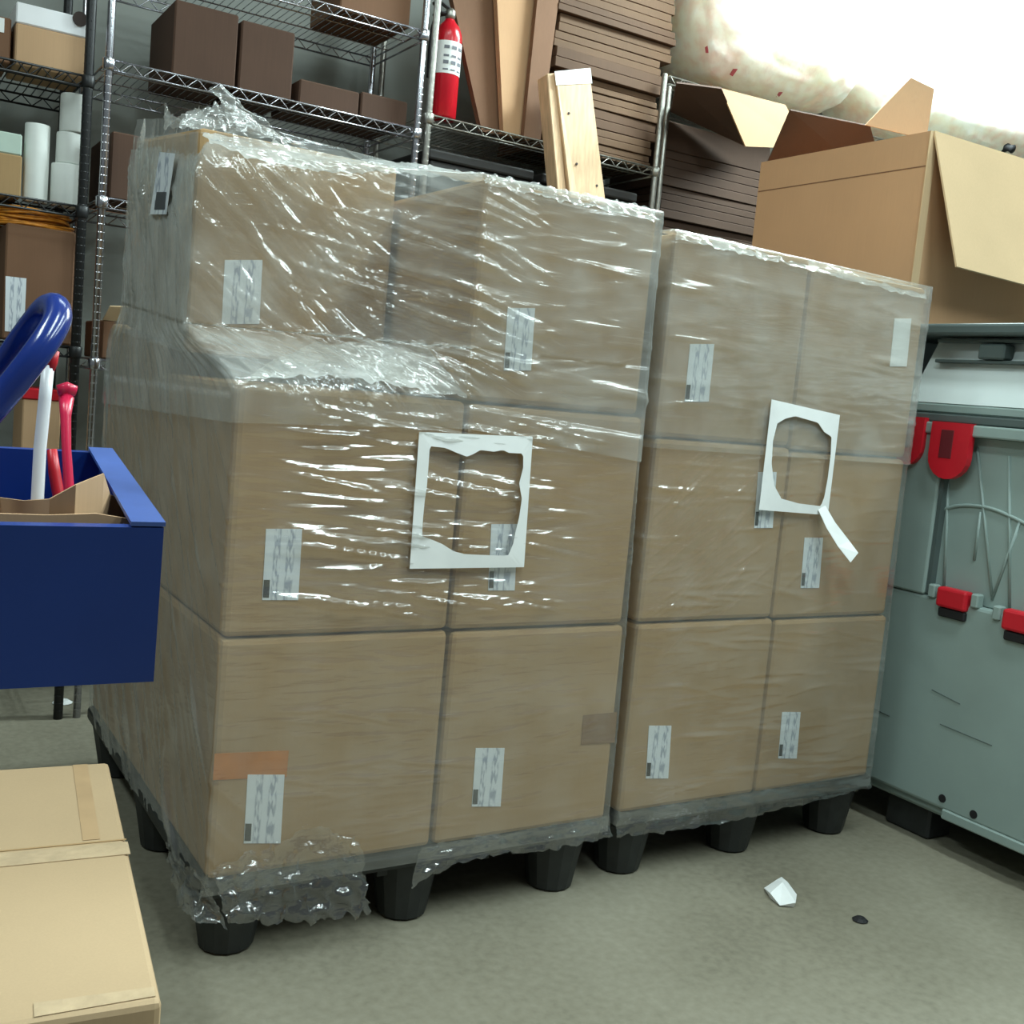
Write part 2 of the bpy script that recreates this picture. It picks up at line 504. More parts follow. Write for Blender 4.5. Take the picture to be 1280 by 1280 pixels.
E_ = .007
wrapL = thing('stretch_wrap', (.48, .6, .19), 'clear stretch film wound around the cartons of the left pallet', 'plastic wrap', 'stretch film on the pallets')
zsL = np.concatenate([np.arange(.158, 1.17, .0045), np.arange(1.17, 1.30, .003), np.arange(1.30, 1.765, .0042)])
def ptsL(z):
    n = len(z); o = np.ones(n)
    t = sstep(1.183, 1.30, z)                # recess of the upper tier
    top = sstep(1.62, 1.76, z)               # folds inwards above the cartons
    low = 1-sstep(.10, .19, z)
    e = E_
    def mk(x, y, zz): return np.stack([x*o, y*o, zz*o], 1)
    bl = mk(-e+0*t, 1.225-.19*t-.05*top, z+.06*sstep(.8, 1.25, z)+.01*top)
    fl = mk(-e+.06*top+.0*low, -e+.375*t+.03*top, np.minimum(z, 1.735+.02*top))
    zm = np.minimum(z, 1.664)
    m = mk(.50-.0*t, -e+.12*np.maximum(0, z-1.664)/.1, zm)
    fr = mk(.997-.03*sstep(.2, 1.66, z), -e+.10*np.maximum(0, z-1.664)/.1, zm)
    br = mk(.997-.03*sstep(.2, 1.66, z), .62, zm)
    return [bl, fl, m, fr, br]
sl = 1.232          # s of the front left edge
st = []
R_ = RNG
def U(a, b): return float(R_.uniform(a, b))
# left side: slanted folds running down towards the viewer
for k in range(420):
    z = U(.15, 1.7); st.append((U(.05, 1.2), z, U(.15, .5), -U(.7, 1.1), U(.005, .013), U(.0015, .006)))
# front, lower two tiers: near-level folds
for k in range(520):
    s = sl+U(.0, 1.0); z = U(.15, 1.18)
    d = 1 if z > .72 else .55
    if s < sl+.16 and U(0, 1) < .85: continue
    if s > sl+.55: d *= .75
    st.append((s, z, U(.07, .34), U(-.14, .06) if s < sl+.5 else U(-.08, .14), U(.002, .0055), U(.001, .0042)*d))
for k in range(230):      # dense band under the ledge
    st.append((sl+.2+.6*U(0, 1)**1.6, U(.72, 1.16), U(.12, .42), U(-.14, -.03), U(.0022, .005), U(.002, .006)))
# upper tier, film bridging from the set-back carton to the front one
for k in range(150):
    s = sl+U(0, .33); z = U(1.22, 1.68)
    st.append((s, z, U(.12, .4), -U(.6, 1.1), U(.003, .006), U(.0015, .004)))
for k in range(110):
    s = sl+U(.26, .62); z = U(1.24, 1.66)
    st.append((s, z, U(.14, .34), -U(.2, .34), U(.0024, .0045), U(.002, .0056)))
for k in range(120):      # gathers along the ledge
    s = sl+U(.02, .5); st.append((s, U(1.19, 1.27), U(.05, .2), -U(.2, .9), U(.003, .006), U(.002, .005)))
for k in range(90):
    s = sl+.5+U(0, .5); st.append((s, U(1.19, 1.64), U(.12, .4), U(-.1, .16), U(.003, .008), U(.0007, .0026)))
film_sheet([150, 150, 130, 16], zsL, ptsL, st, 'film_sheet', film, wrapL)

film_over = make_film('second_film_layer', .13, .05, .2)
zs2 = np.concatenate([np.arange(1.13, 1.18, .01), np.arange(1.18, 1.30, .005), np.arange(1.30, 1.70, .008)])
def ptsL2(z):
    C = ptsL(z)
    off = [(-.004, .003), (-.004, -.004), (0, -.004), (.003, -.004), (.003, 0)]
    for c, (dx, dy) in zip(C, off):
        c[:, 0] += dx; c[:, 1] += dy
    low = 1-sstep(1.13, 1.30, z)
    C[0][:, 2] -= .10*low; C[1][:, 2] -= .02*low; C[3][:, 2] -= .05*low; C[4][:, 2] -= .05*low
    return C
st2 = [k for k in st if k[1] > 1.0]
film_sheet([90, 80, 70, 8], zs2, ptsL2, st2, 'film_sheet', film_over, wrapL)

wrapR = thing('stretch_wrap', (1.5, .3, .19), 'clear stretch film wound around the cartons of the right pallet', 'plastic wrap', 'stretch film on the pallets')
zsR = np.arange(.160, 1.70, .0046)
def ptsR(z):
    n = len(z); o = np.ones(n); e = E_
    w = .012*sstep(.2, 1.6, z)
    pin = 0*z
    def mk(x, y, zz): return np.stack([x*o, y*o, zz*o], 1)
    zt = np.minimum(z, 1.634); zr = np.minimum(z, 1.618); ov = np.maximum(0, z-1.634)
    return [mk(1.036-w-.002+.2*ov, .62, zt), mk(1.036-w-.002+.2*ov, YR-e+1.2*ov, zt), mk(1.974-.018*sstep(.2, 1.2, z)-.2*ov, YR-e+1.2*ov, zr), mk(1.974-.018*sstep(.2, 1.2, z)-.2*ov, .62, zr)]
st = []
for k in range(330):
    st.append((.6+U(.0, .95), U(.2, 1.62), U(.1, .35), U(-.12, .12), U(.0022, .006), U(.0008, .0034)))
for k in range(110):
    st.append((.6+U(.05, .5), U(.7, 1.12), U(.12, .4), U(.45, .8), U(.002, .005), U(.0006, .002)))
for k in range(40):
    st.append((.6+U(.05, .9), U(1.25, 1.6), U(.12, .4), U(-.1, .1), U(.004, .01), U(.0015, .003)))
film_sheet([20, 230, 20], zsR, ptsR, st, 'film_sheet', film, wrapR)

zs3 = np.arange(1.115, 1.66, .009)
def ptsR2(z):
    C = ptsR(z)
    for c, (dx, dy) in zip(C, [(-.003, 0), (-.003, -.004), (.003, -.004), (.003, 0)]):
        c[:, 0] += dx; c[:, 1] += dy
    return C
film_sheet([10, 110, 10], zs3, ptsR2, [k for k in st if k[1] > .98], 'film_sheet', film_over, wrapR)

def crumple(name, A, B, nu, nv, amp, mat, parent, seed=0, freq=30, ragged=.0):
    """ruffled sheet of film between two polylines"""
    A = smooth_path(A, 6); B = smooth_path(B, 6)
    def samp(Q, t):
        f = t*(len(Q)-1); i = min(int(f), len(Q)-2); return Q[i].lerp(Q[i+1], f-i)
    vs = []; fs = []
    for i in range(nu+1):
        a = samp(A, i/nu); b = samp(B, i/nu)
        if ragged: b = b + (b-a)*ragged*noise.noise(Vector((i*.35, seed, 0)))
        for j in range(nv+1):
            p = a.lerp(b, j/nv)
            q = p*freq+Vector((seed*7.1, 0, 0))
            d = Vector((noise.noise(q), noise.noise(q+Vector((31, 5, 9))), noise.noise(q+Vector((3, 55, 19)))))
            d2 = Vector((noise.noise(q*2.7), noise.noise(q*2.7+Vector((31, 5, 9))), noise.noise(q*2.7+Vector((3, 55, 19)))))
            vs.append(p+d*amp+d2*amp*.5)
    for i in range(nu):
        for j in range(nv):
            k = i*(nv+1)+j
            fs.append((k, k+nv+1, k+nv+2, k+1))
    return obj(name, (vs, fs), mat, parent, smooth=True)

crumple('loose_film', [at(172, 172, 'x', -.014), at(205, 168, 'x', -.014), at(248, 164, 'x', -.014)], [at(152, 415, 'x', -.014), at(190, 428, 'x', -.014), at(230, 442, 'x', -.014)], 60, 40, .004, film_over, wrapL, 21, 30)
def PP(l, Y): return [P(x, y, Y) for x, y in l]
# loose bunches of film at the foot of the stacks
def PP(l, Y): return [P(x, y, Y) for x, y in l]
crumple('loose_film', PP([(262, 1085), (330, 1062), (400, 1035), (448, 1048)], -.016), PP([(285, 1155), (340, 1152), (400, 1150), (462, 1140)], -.03), 60, 30, .012, film_bunch, wrapL, 1, 38, .1)
crumple('loose_film', [at(205, 1050, 'x', -.015), at(225, 1075, 'x', -.018), at(258, 1098, 'x', -.02)], [at(225, 1130, 'x', -.02), at(245, 1150, 'x', -.03), P(285, 1160, -.03)], 30, 24, .011, film_bunch, wrapL, 2, 38, .1)
crumple('loose_film', PP([(528, 1058), (600, 1046), (690, 1032), (762, 1018)], -.012), PP([(512, 1108), (600, 1072), (690, 1062), (764, 1046)], -.02), 70, 16, .008, film_bunch, wrapL, 3, 40, .1)
crumple('loose_film', PP([(772, 1016), (860, 1002), (960, 987), (1086, 965)], .004), PP([(770, 1046), (860, 1036), (960, 1016), (1090, 984)], .0), 70, 14, .007, film_bunch, wrapR, 4, 40, .1)
# ruffles along the top
crumple('loose_film', [at(205, 160, 'x', .03), at(225, 158, 'x', .05), at(262, 160, 'x', .08)], [at(205, 132, 'x', .03), at(222, 146, 'x', .05), at(250, 133, 'x', .08)], 20, 10, .008, film_thick, wrapL, 5, 60, .3)
crumple('loose_film', PP([(225, 160), (270, 162), (340, 172), (390, 190)], .42), PP([(228, 146), (265, 130), (300, 140), (345, 168)], .44), 40, 14, .012, film_thick, wrapL, 6, 40, .2)
crumple('loose_film', PP([(300, 172), (330, 172), (365, 178)], .385), PP([(264, 112), (276, 108), (282, 112)], .40), 18, 30, .010, film_thick, wrapL, 7, 45, .2)
crumple('loose_film', PP([(250, 166), (330, 176), (430, 196), (520, 205), (604, 220)], .30), PP([(262, 176), (340, 205), (430, 216), (520, 217), (604, 230)], .22), 80, 8, .008, film_thick, wrapL, 8, 40, .1)
crumple('loose_film', PP([(606, 217), (680, 232), (750, 246), (820, 262)], .02), PP([(606, 230), (680, 246), (750, 262), (820, 276)], -.012), 70, 8, .007, film_thick, wrapL, 9, 45, .2)
crumple('loose_film', PP([(845, 286), (950, 310), (1050, 335), (1157, 362)], .03), PP([(845, 298), (950, 322), (1050, 347), (1157, 374)], .004), 70, 6, .005, film_thick, wrapR, 10, 45, .2)
crumple('loose_film', PP([(330, 455), (390, 432), (470, 428), (560, 440)], .2), PP([(305, 478), (390, 470), (480, 480), (584, 496)], -.014), 60, 18, .008, film_thick, wrapL, 12, 34, .05)

# ------------------------------------------------------------------ torn paper sheets
def ring(outer, inner, Y, name, label, extra=None):
    def resamp(Q, n, c):
        Q = [Vector(q) for q in Q]
        L = [0]
        for i in range(len(Q)): L.append(L[-1]+(Q[(i+1) % len(Q)]-Q[i]).length)
        out = []
        # by angle about the centre
        for k in range(n):
            a = 2*math.pi*k/n-2.4
            d = Vector((math.cos(a), math.sin(a)))
            best = None
            for i in range(len(Q)):
                p, q = Q[i]-c, Q[(i+1) % len(Q)]-c
                e = q-p; den = d.x*e.y-d.y*e.x
                if abs(den) < 1e-9: continue
                t = (p.x*e.y-p.y*e.x)/den; u = (p.x*d.y-p.y*d.x)/den
                if t > 0 and -1e-6 <= u <= 1.000001 and (best is None or t > best): best = t
            out.append(c+d*best)
        return out
    c = sum((Vector(q) for q in inner), Vector((0, 0)))/len(inner)
    n = 120
    # put the corner directions in exactly by snapping
    O = resamp(outer, n, c); I = resamp(inner, n, c)
    for q in outer:
        k = min(range(n), key=lambda k: (O[k]-Vector(q)).length); O[k] = Vector(q)
    bm = bmesh.new()
    def mk(p, yy, w=0): return bm.verts.new(P(p.x, p.y, yy+w))
    rings = []
    for yy in (Y, Y-.001):
        rings.append(([mk(p, yy) for p in O], [mk(p, yy-.002) for p in I]))
    for k in range(n):
        j = (k+1) % n
        (o0, i0), (o1, i1) = rings
        bm.faces.new((o1[k], o1[j], i1[j], i1[k])); bm.faces.new((o0[j], o0[k], i0[k], i0[j]))
        bm.faces.new((o0[k], o0[j], o1[j], o1[k])); bm.faces.new((i0[j], i0[k], i1[k], i1[j]))
    if extra:
        A, B = extra
        for k in range(len(A)-1):
            q = [P(*A[k], Y-.003-.02*k), P(*B[k], Y-.003-.02*k), P(*B[k+1], Y-.003-.02*(k+1)), P(*A[k+1], Y-.003-.02*(k+1))]
            slab(q, (.2, -1, .3), .001, bm)
    o = obj(name, bm, white_paper)
    return o
c4 = lambda l: [(460+x/3.556, 500+y/3.556) for x, y in l]
fl = ring([(524, 540), (666, 546), (655, 709), (512, 711)],
          c4([(275, 205), (345, 213), (395, 235), (440, 252), (470, 240), (500, 222), (560, 230), (600, 222), (625, 235), (690, 238), (690, 300), (672, 370), (684, 440), (672, 520), (655, 590), (645, 640), (622, 692), (530, 690), (430, 685), (380, 672), (330, 640), (292, 624), (240, 605), (245, 520), (252, 450), (262, 380), (268, 300)]),
          -.0165, 'torn_paper_sheet', None)
tag(fl, 'white paper sheet torn out to a frame, stuck on the left wrapped stack', 'paper sheet', 'torn paper frames on the wrapped stacks')
c8 = lambda l: [(780+x/2.845, 270+y/2.845) for x, y in l]
fr = ring(c8([(525, 652), (768, 708), (725, 1064), (480, 1045)]),
          c8([(545, 738), (575, 720), (610, 712), (690, 735), (712, 768), (738, 785), (735, 850), (725, 930), (712, 1000), (700, 1032), (620, 1022), (560, 1005), (535, 960), (525, 880), (530, 800)]),
          YR-.0165, 'torn_paper_sheet', None,
          (c8([(690, 1045), (720, 1110), (760, 1175), (805, 1232)]), c8([(715, 1030), (750, 1090), (800, 1155), (832, 1198)])))
tag(fr, 'torn white paper frame with a dangling strip, stuck on the right wrapped stack', 'paper sheet', 'torn paper frames on the wrapped stacks')

# ------------------------------------------------------------------ grey bulk containers
XB = 2.1
def B_(px, py, dx=0.): return at(px, py, 'x', XB+dx)
bc = thing('bulk_container', (2.6, 0, 0), 'large grey plastic bulk container with red latches beside the right pallet', 'container')
y0, y1 = -1.05, 1.12
zt = 1.262
obj('lower_panel', box(XB, XB+.06, y0, y1, .13, .735, .01, 2), grey_plastic, bc)
obj('far_wall', box(3.05, 3.11, y0, y1, .13, zt, .01, 2), grey_plastic, bc)
obj('end_wall', box(XB+.06, 3.05, y1-.06, y1, .13, zt, .01), grey_plastic, bc)
obj('end_wall', box(XB+.06, 3.05, y0, y0+.06, .13, zt, .01), grey_plastic, bc)
obj('base', box(XB+.02, 3.09, y0+.02, y1-.02, .10, .135, .01), grey_plastic, bc)
post_edge = B_(1166, 660).y
obj('corner_panel', box(XB-.004, XB+.06, post_edge, y1, .735, zt-.05, .006, 2), grey_plastic, bc)
obj('drop_door', box(XB+.028, XB+.06, y0, post_edge, .735, 1.212, .004), grey_plastic, bc)
obj('door_seam', box(XB+.004, XB+.03, post_edge-.014, post_edge-.002, .74, 1.19), grey_dark, bc)
obj('rim', box(XB-.012, XB+.075, y0, y1, zt-.052, zt-.018, .005, 2), grey_plastic, bc)
obj('rim', box(XB-.004, XB+.075, y0, y1, zt-.016, zt+.008, .004, 2), grey_dark, bc)
for pl in [[(1172, 640), (1200, 632), (1240, 636), (1285, 656)]]:
    pts = smooth_path([B_(x, y, .028) for x, y in pl], 6)
    obj('door_rib', tube(pts, .006, 6), grey_plastic, bc, smooth=True)
for a, b in [((1186, 590), (1180, 735)), ((1222, 560), (1240, 745)), ((1262, 570), (1262, 760)), ((1276, 650), (1240, 750)), ((1226, 640), (1218, 700))]:
    obj('door_rib', tube([B_(*a, .028), B_(*b, .028)], .0048, 6), grey_plastic, bc, smooth=True)
def hinge(cx, cy):
    c = B_(cx, cy)
    obj('red_hinge', box(XB-.018, XB+.02, c.y-.052, c.y+.048, c.z-.028, c.z+.03, .008, 2), red_plastic, bc, label='red plastic hinge block')
    obj('hinge_base', box(XB-.012, XB+.01, c.y-.05, c.y+.04, c.z-.056, c.z-.03, .004), dark_rubber, bc)
    for s in (-1, 1):
        obj('hinge_lug', box(XB-.01, XB+.02, c.y+s*.072-.012, c.y+s*.072+.012, c.z-.01, c.z+.03, .004), grey_plastic, bc)
hinge(1192, 749); hinge(1276, 778)
def latch(cx, cy, w=.066, h=.082):
    c = B_(cx, cy)
    bm = bmesh.new()
    ring_ = [(-w, h), (w, h)]+[(w*math.cos(a), -h*.2-h*.8*math.sin(a)) for a in [math.pi*k/10 for k in range(11)]]
    f = [bm.verts.new((XB-.022, c.y+a, c.z+b)) for a, b in ring_]; k = [bm.verts.new((XB+.0, c.y+a, c.z+b)) for a, b in ring_]
    bm.faces.new(f); bm.faces.new(k[::-1])
    for i in range(len(f)): bm.faces.new((f[i], k[i], k[(i+1) % len(f)], f[(i+1) % len(f)]))
    la = obj('red_latch', bm, red_plastic, bc, label='red half-round latch')
    obj('latch_slot', box(XB-.0235, XB-.021, c.y-.012, c.y+.03, c.z-.022, c.z+.06, .001), simple('dark_red_slot', (96, 14, 24), .6), la)
latch(1141, 551, .05, .072); latch(1191, 564)
for px, py in ((1178, 998), (1217, 1018)):
    c = B_(px, py)
    obj('drain_hole', tube([(XB-.002, c.y, c.z), (XB+.01, c.y, c.z)], .012, 12), dark_rubber, bc)
for a, b in (((1165, 862), (1200, 880)), ((1080, 880), (1112, 895)), ((1175, 905), (1240, 932))):
    obj('scratch', tube([B_(*a, -.0005), B_(*b, -.0005)], .0014, 5), grey_dark, bc)
for yy in (y0+.12, 0.0, y1-.12):
    for xx in (XB+.1, 2.6, 3.0):
        obj('foot', box(xx-.05, xx+.06, yy-.08, yy+.08, 0, .102, .008), black_plastic, bc)
c0 = B_(1160, 1000)
obj('base_lip', box(XB-.004, XB+.05, -.42, c0.y-.05, .105, .135, .004), grey_plastic, bc)

# folded container lying on top of it
fc = thing('folded_container', (2.6, .1, zt+.01), 'pale grey folded plastic container lying on top of the grey bulk container', 'container')
zb, zt2 = zt+.009, 1.532
obj('floor_tray', box(XB+.01, 3.1, y0, y1, zb, zb+.03, .006), grey_plastic, fc)
obj('top_rim', box(XB-.006, 3.1, y0, y1, zt2-.034, zt2, .008, 2), grey_dark, fc)
yl = B_(1160, 450).y
obj('front_panel', slab([(XB+.012, y0, zb+.03), (XB+.012, yl+.06, zb+.03), (XB+.085, yl+.03, zt2-.034), (XB+.085, y0, zt2-.034)], (1, 0, .2), .02), grey_light, fc)
obj('side_brace', slab([(XB, yl+.045, zb+.03), (XB, yl+.075, zb+.03), (XB, yl+.16, zt2-.034), (XB, yl+.12, zt2-.034)], (1, 0, 0), .08), grey_plastic, fc)
obj('back_panel', box(XB+.03, 3.1, yl+.17, y1, zb+.03, zt2-.034, .004), grey_plastic, fc)
a, b = B_(1168, 420), B_(1300, 449)
zc = zt2-.075
for z_, h_ in ((zc+.03, .008), (zc-.03, .008)):
    obj('slot_frame', box(XB+.03, XB+.07, y0, yl, z_-h_/2-.002, z_+h_/2, .002), grey_dark, fc)
hc = B_(1232, 438)
obj('handle_block', box(XB+.02, XB+.07, hc.y-.045, hc.y+.04, zc-.024, zc+.02, .005), grey_dark, fc)

# ------------------------------------------------------------------ open carton on the containers
oc = thing('open_carton', (2.5, .65, zt2), 'large open tan carton with spread flaps on the folded container', 'carton')
X0, X1, Ya, Yb, Za, Zb = 2.2, 2.9, .28, 1.02, zt2+.001, 2.135
T = .007
obj('side_panel', box(X0, X0+T, Ya, Yb, Za, Zb), carton_big, oc)
obj('front_panel', box(X0+T, X1, Ya, Ya+T, Za, Zb), carton_big, oc)
obj('side_panel', box(X1-T, X1, Ya+T, Yb, Za, Zb), carton_big, oc)
obj('back_panel', box(X0+T, X1-T, Yb-T, Yb, Za, Zb), carton_big, oc)
obj('bottom_panel', box(X0+T, X1-T, Ya+T, Yb-T, Za, Za+T), carton_big, oc)
# fold line of the left side
obj('score_line', box(X0-.001, X0+.002, Ya+.003, Yb-.003, Zb-.107, Zb-.104), kraft_red, oc)
obj('corner_joint', box(X0-.003, X0+.03, Ya-.003, Ya, Za, Zb), kraft_pale, oc)
# front flap hanging outwards
tl, tr = Vector((X0+.01, Ya, Zb)), Vector((X1, Ya, Zb))
bl, br = P(1194, 334, .14), P(1290, 364, .14)
br = Vector((X1+.02, .14, bl.z-.02))
obj('flap', slab([bl, br, tr, tl], (0, -1, .3), .006), kraft_pale, oc)
# flap of the far side standing up
q = [P(1082, 156, .62), P(1158, 174, .60), P(1168, 111, .62), P(1139, 97, .64)]
obj('flap', slab(q, (.3, 1, 0), .006), kraft_in, oc)
q = [Vector((X0+.03, Yb, Zb)), Vector((X1-.005, Yb, Zb)), P(1088, 158, .84), P(988, 138, .84)]
obj('flap', slab(q, (0, .5, 1), .006), kraft_dark, oc)  # tan carton's flap coloured dark to stand for the shade inside

# ------------------------------------------------------------------ shelving
def shelf(unit, x0, x1, y0, y1, z, mat, deck_n=None):
    """wire shelf: two rails and a zigzag along the front, cross wires on top"""
    bm = bmesh.new()
    h = .032
    for yy in (y0, y1):
        tube([(x0, yy, z), (x1, yy, z)], .0038, 6, bm); tube([(x0, yy, z-h), (x1, yy, z-h)], .0038, 6, bm)
    for xx in (x0, x1):
        tube([(xx, y0, z), (xx, y1, z)], .0038, 6, bm); tube([(xx, y0, z-h), (xx, y1, z-h)], .0038, 6, bm)
    sh = obj('shelf_rail', bm, mat, unit, smooth=True)
    bm = bmesh.new()
    n = int((x1-x0)/.034)
    for yy in (y0, y1):
        tube([(x0+(x1-x0)*k/n, yy, z-h*(k % 2)) for k in range(n+1)], .0028, 5, bm)
    obj('truss_wire', bm, mat, sh, smooth=True)
    bm = bmesh.new()
    n = int((x1-x0)/.026)
    for k in range(1, n):
        xx = x0+(x1-x0)*k/n
        tube([(xx, y0, z+.003), (xx, y1, z+.003)], .0019, 4, bm)
    for k in (1, 2):
        yy = y0+(y1-y0)*k/3
        tube([(x0, yy, z-.003), (x1, yy, z-.003)], .003, 5, bm)
    obj('deck_wire', bm, mat, sh, kind='stuff')

def post(unit, x, y, z1, mat, r=.0125):
    prof = []
    p = obj('post', lathe([(r, 0), (r, z1-.01), (r*.8, z1)], (x, y, 0), 12), mat, unit, smooth=True)
    bm = bmesh.new()
    for k in range(int(z1/.0254)):
        lathe([(r*1.02, -.0015), (r*1.05, 0), (r*1.02, .0015)], (x, y, .03+k*.0254), 8, bm)
    obj('groove_ring', bm, mat, p, kind='stuff')

def collar(unit, x, y, z, mat):
    obj('collar', lathe([(.016, -.035), (.019, -.03), (.021, 0), (.017, .004)], (x, y, z), 12), mat, unit, smooth=True)

YS, YE = 1.7, 2.16
ub = thing('wire_shelving', (-.55, 1.93, 0), 'black wire shelving unit at the left edge holding paper rolls', 'shelving')
for x in (-1.1, -.012):
    for y in (YS, YE): post(ub, x, y, 2.75, black_metal, .015)
for z in (2.075, 1.675, 1.232, .70, .16):
    shelf(ub, -1.1, -.012, YS, YE, z, black_metal)
    for x in (-1.1, -.012):
        collar(ub, x, YS, z, black_metal)
u1 = thing('wire_shelving', (.6, 1.93, 0), 'chrome wire shelving unit behind the left wrapped stack', 'shelving')
for x in (.047, 1.128):
    for y in (YS, YE): post(u1, x, y, 2.75, chrome)
for z in (2.49, 2.142, 1.715, 1.2, .2):
    shelf(u1, .047, 1.128, YS, YE, z, chrome)
    for x in (.047, 1.128): collar(u1, x, YS, z, chrome)
u2 = thing('wire_shelving', (1.7, 1.93, 0), 'worn chrome wire shelving unit holding the fire extinguisher', 'shelving')
for x in (1.172, 2.24):
    for y in (YS, YE): post(u2, x, y, 2.75 if x < 2 else 2.59, dull_chrome)
for z in (2.205, 1.7, 1.2, .2):
    shelf(u2, 1.172, 2.24, YS, YE, z, dull_chrome)
    for x in (1.172, 2.24): collar(u2, x, YS, z, dull_chrome)
u3 = thing('wire_shelving', (3.6, 1.93, 0), 'wire shelving unit under the white bags, mostly hidden by open cartons', 'shelving')
for x in (2.30, 5.0):
    for y in (YS+.04, YE): post(u3, x, y, 2.56, dull_chrome)
for z in (2.60, 1.74, .2):
    shelf(u3, 2.30, 5.0, YS+.04, YE, z, dull_chrome)

# ------------------------------------------------------------------ things on the shelves
def shelf_carton(name, l, r, top, z, depth, label, cat='carton', mat=kraft_dark, group=None, Y=1.735, tape=False, rot=0):
    """l, r, top in photo pixels on the plane y=Y; stands on z"""
    a = P(l, top+40, Y); b = P(r, top+60, Y)
    h = P((l+r)/2, top, Y).z
    cx = (a.x+b.x)/2; w = (b.x-a.x)/2
    t = thing(name, (cx, Y+depth/2, z), label, cat, group)
    c = [Vector(p) for p in corners(-w, w, -depth/2, depth/2, 0, h-z)]
    Rm = Matrix.Rotation(rot, 3, 'Z')
    c = [Rm @ p+Vector((cx, Y+depth/2, z)) for p in c]
    bm = bmesh.new(); hexa(bm, c, .005, 1)
    obj('carton_body', bm, mat, t)
    if tape:
        c = [Vector(p) for p in corners(-.024, .024, -depth/2-.001, depth/2, h-z-.05, h-z+.001)]
        c = [Rm @ p+Vector((cx, Y+depth/2, z)) for p in c]
        bm = bmesh.new(); hexa(bm, c)
        obj('tape', bm, brown_tape, t)
    return t
DZ = .0055
Zm = 2.142+DZ
G1 = 'brown cartons on the chrome shelf'
shelf_carton('shelf_carton', 217, 296, 8, Zm, .34, 'tall dark brown carton, leftmost on the chrome middle shelf', group=G1)
shelf_carton('shelf_carton', 300, 366, 32, Zm, .34, 'dark brown carton right of the tallest one on the chrome shelf', group=G1)
shelf_carton('shelf_carton', 372, 446, 106, Zm, .3, 'low brown carton in the middle of the chrome shelf', group=G1, tape=False)
shelf_carton('shelf_carton', 449, 506, 120, Zm, .3, 'low brown carton beside the right post of the chrome shelf', group=G1, tape=False)
shelf_carton('shelf_carton', 425, 512, -30, 2.49+DZ, .3, 'tan carton on the topmost chrome shelf, cut off by the frame', group=G1, mat=kraft_red)
shelf_carton('shelf_carton', 138, 192, 168, 1.715+DZ, .36, 'dark carton on the lower chrome shelf behind the wrapped stack', group=G1, rot=.0)
# cut-down carton with a raised flap below it
tcx = P(135, 398, 1.74)
t = thing('shelf_carton', (.2, 1.9, 1.2+DZ), 'brown carton with a raised flap, low on the chrome shelving beside the stack', 'carton', G1)
obj('carton_body', box(.075, .42, 1.74, 2.05, 1.2+DZ, 1.33, .004), kraft_red, t)
obj('flap', slab([(.075, 1.74, 1.33), (.42, 1.74, 1.33), (.40, 1.70, 1.40), (.09, 1.71, 1.375)], (0, 1, .5), .006), kraft_pale, t)

filler_mat = simple('near_black_filler', (40, 38, 36), .6)  # added boxes, near-black so the space under the shelf turns dark
for k, (xa, xb, lab) in enumerate(((1.21, 1.68, 'black filler box added on the lower worn shelf below the extinguisher'), (1.72, 2.2, 'black filler box added on the lower worn shelf behind the leaning boards'))):
    t = thing('filler_box', ((xa+xb)/2, 1.93, 1.7+DZ), lab, 'box', 'black filler boxes on the lower worn shelf')
    obj('box_body', box(xa+.012, xb-.012, 1.76, 2.12, 1.7+DZ, 2.06, .01, 2), filler_mat, t)
    obj('box_lid', box(xa, xb, 1.75, 2.13, 2.061, 2.10, .008, 2), filler_mat, t)
# black unit, upper shelf: white-topped box
def s_x(px, py=200, Y=1.75): return P(px, py, Y).x
Zk = 2.075+DZ
t = thing('dispenser_box', (s_x(66, 40), 1.85, Zk), 'white box with tan front on the black upper shelf', 'box')
xa, xb = P(20, 40, 1.76).x, P(110, 55, 1.76).x
zt_ = P(64, 12, 1.76).z
zmid = P(64, 38, 1.76).z
obj('box_body', box(xa, xb, 1.76, 2.0, Zk, zmid, .004), kraft_in, t)
obj('box_lid', box(xa-.002, xb+.002, 1.758, 2.002, zmid, zt_, .004), white_plastic, t)
cd = P(100, 24, 1.756)
obj('dark_disc', tube([(cd.x, 1.7575, cd.z), (cd.x, 1.75, cd.z)], .022, 14), knot_dark, t)
t = thing('shelf_carton', (P(-12, 40, 1.8).x, 1.9, Zk), 'small carton with a white patch at the left edge of the black upper shelf', 'carton')
obj('carton_body', box(P(-50, 40, 1.78).x, P(14, 40, 1.78).x, 1.78, 2.0, Zk, P(0, 20, 1.78).z, .004), kraft_red, t)
obj('white_patch', box(P(-10, 40, 1.78).x, P(5, 40, 1.78).x, 1.777, 1.781, P(0, 40, 1.78).z, P(0, 22, 1.78).z), white_paper, t)

# paper rolls
Zr = 1.675+DZ
def roll(px0, px1, z, h, label, Y=1.80):
    a, b = P(px0, 210, Y), P(px1, 210, Y)
    r = (b.x-a.x)/2; c = ((a.x+b.x)/2, Y+.02, z)
    t = thing('paper_roll', c, label, 'paper roll', 'white paper rolls on the black shelf')
    obj('roll_body', lathe([(r*.97, 0), (r, .004), (r, h-.004), (r*.97, h)], c, 32), white_roll, t, smooth=True)
    obj('core', lathe([(r*.3, h), (r*.3, h+.002)], c, 14), kraft, t)
zt_ = P(48, 155, 1.8).z
roll(30, 62, Zr, zt_-Zr, 'tall white paper roll, left of the rolls stacked in a column')
z1_, z2_, z3_ = P(88, 206, 1.8).z, P(88, 166, 1.8).z, P(88, 118, 1.8).z
roll(65, 108, Zr, z1_-Zr-.001, 'wide white paper roll at the bottom of the stacked column')
roll(70, 106, z1_+.002, z2_-z1_-.003, 'white paper roll in the middle of the stacked column')
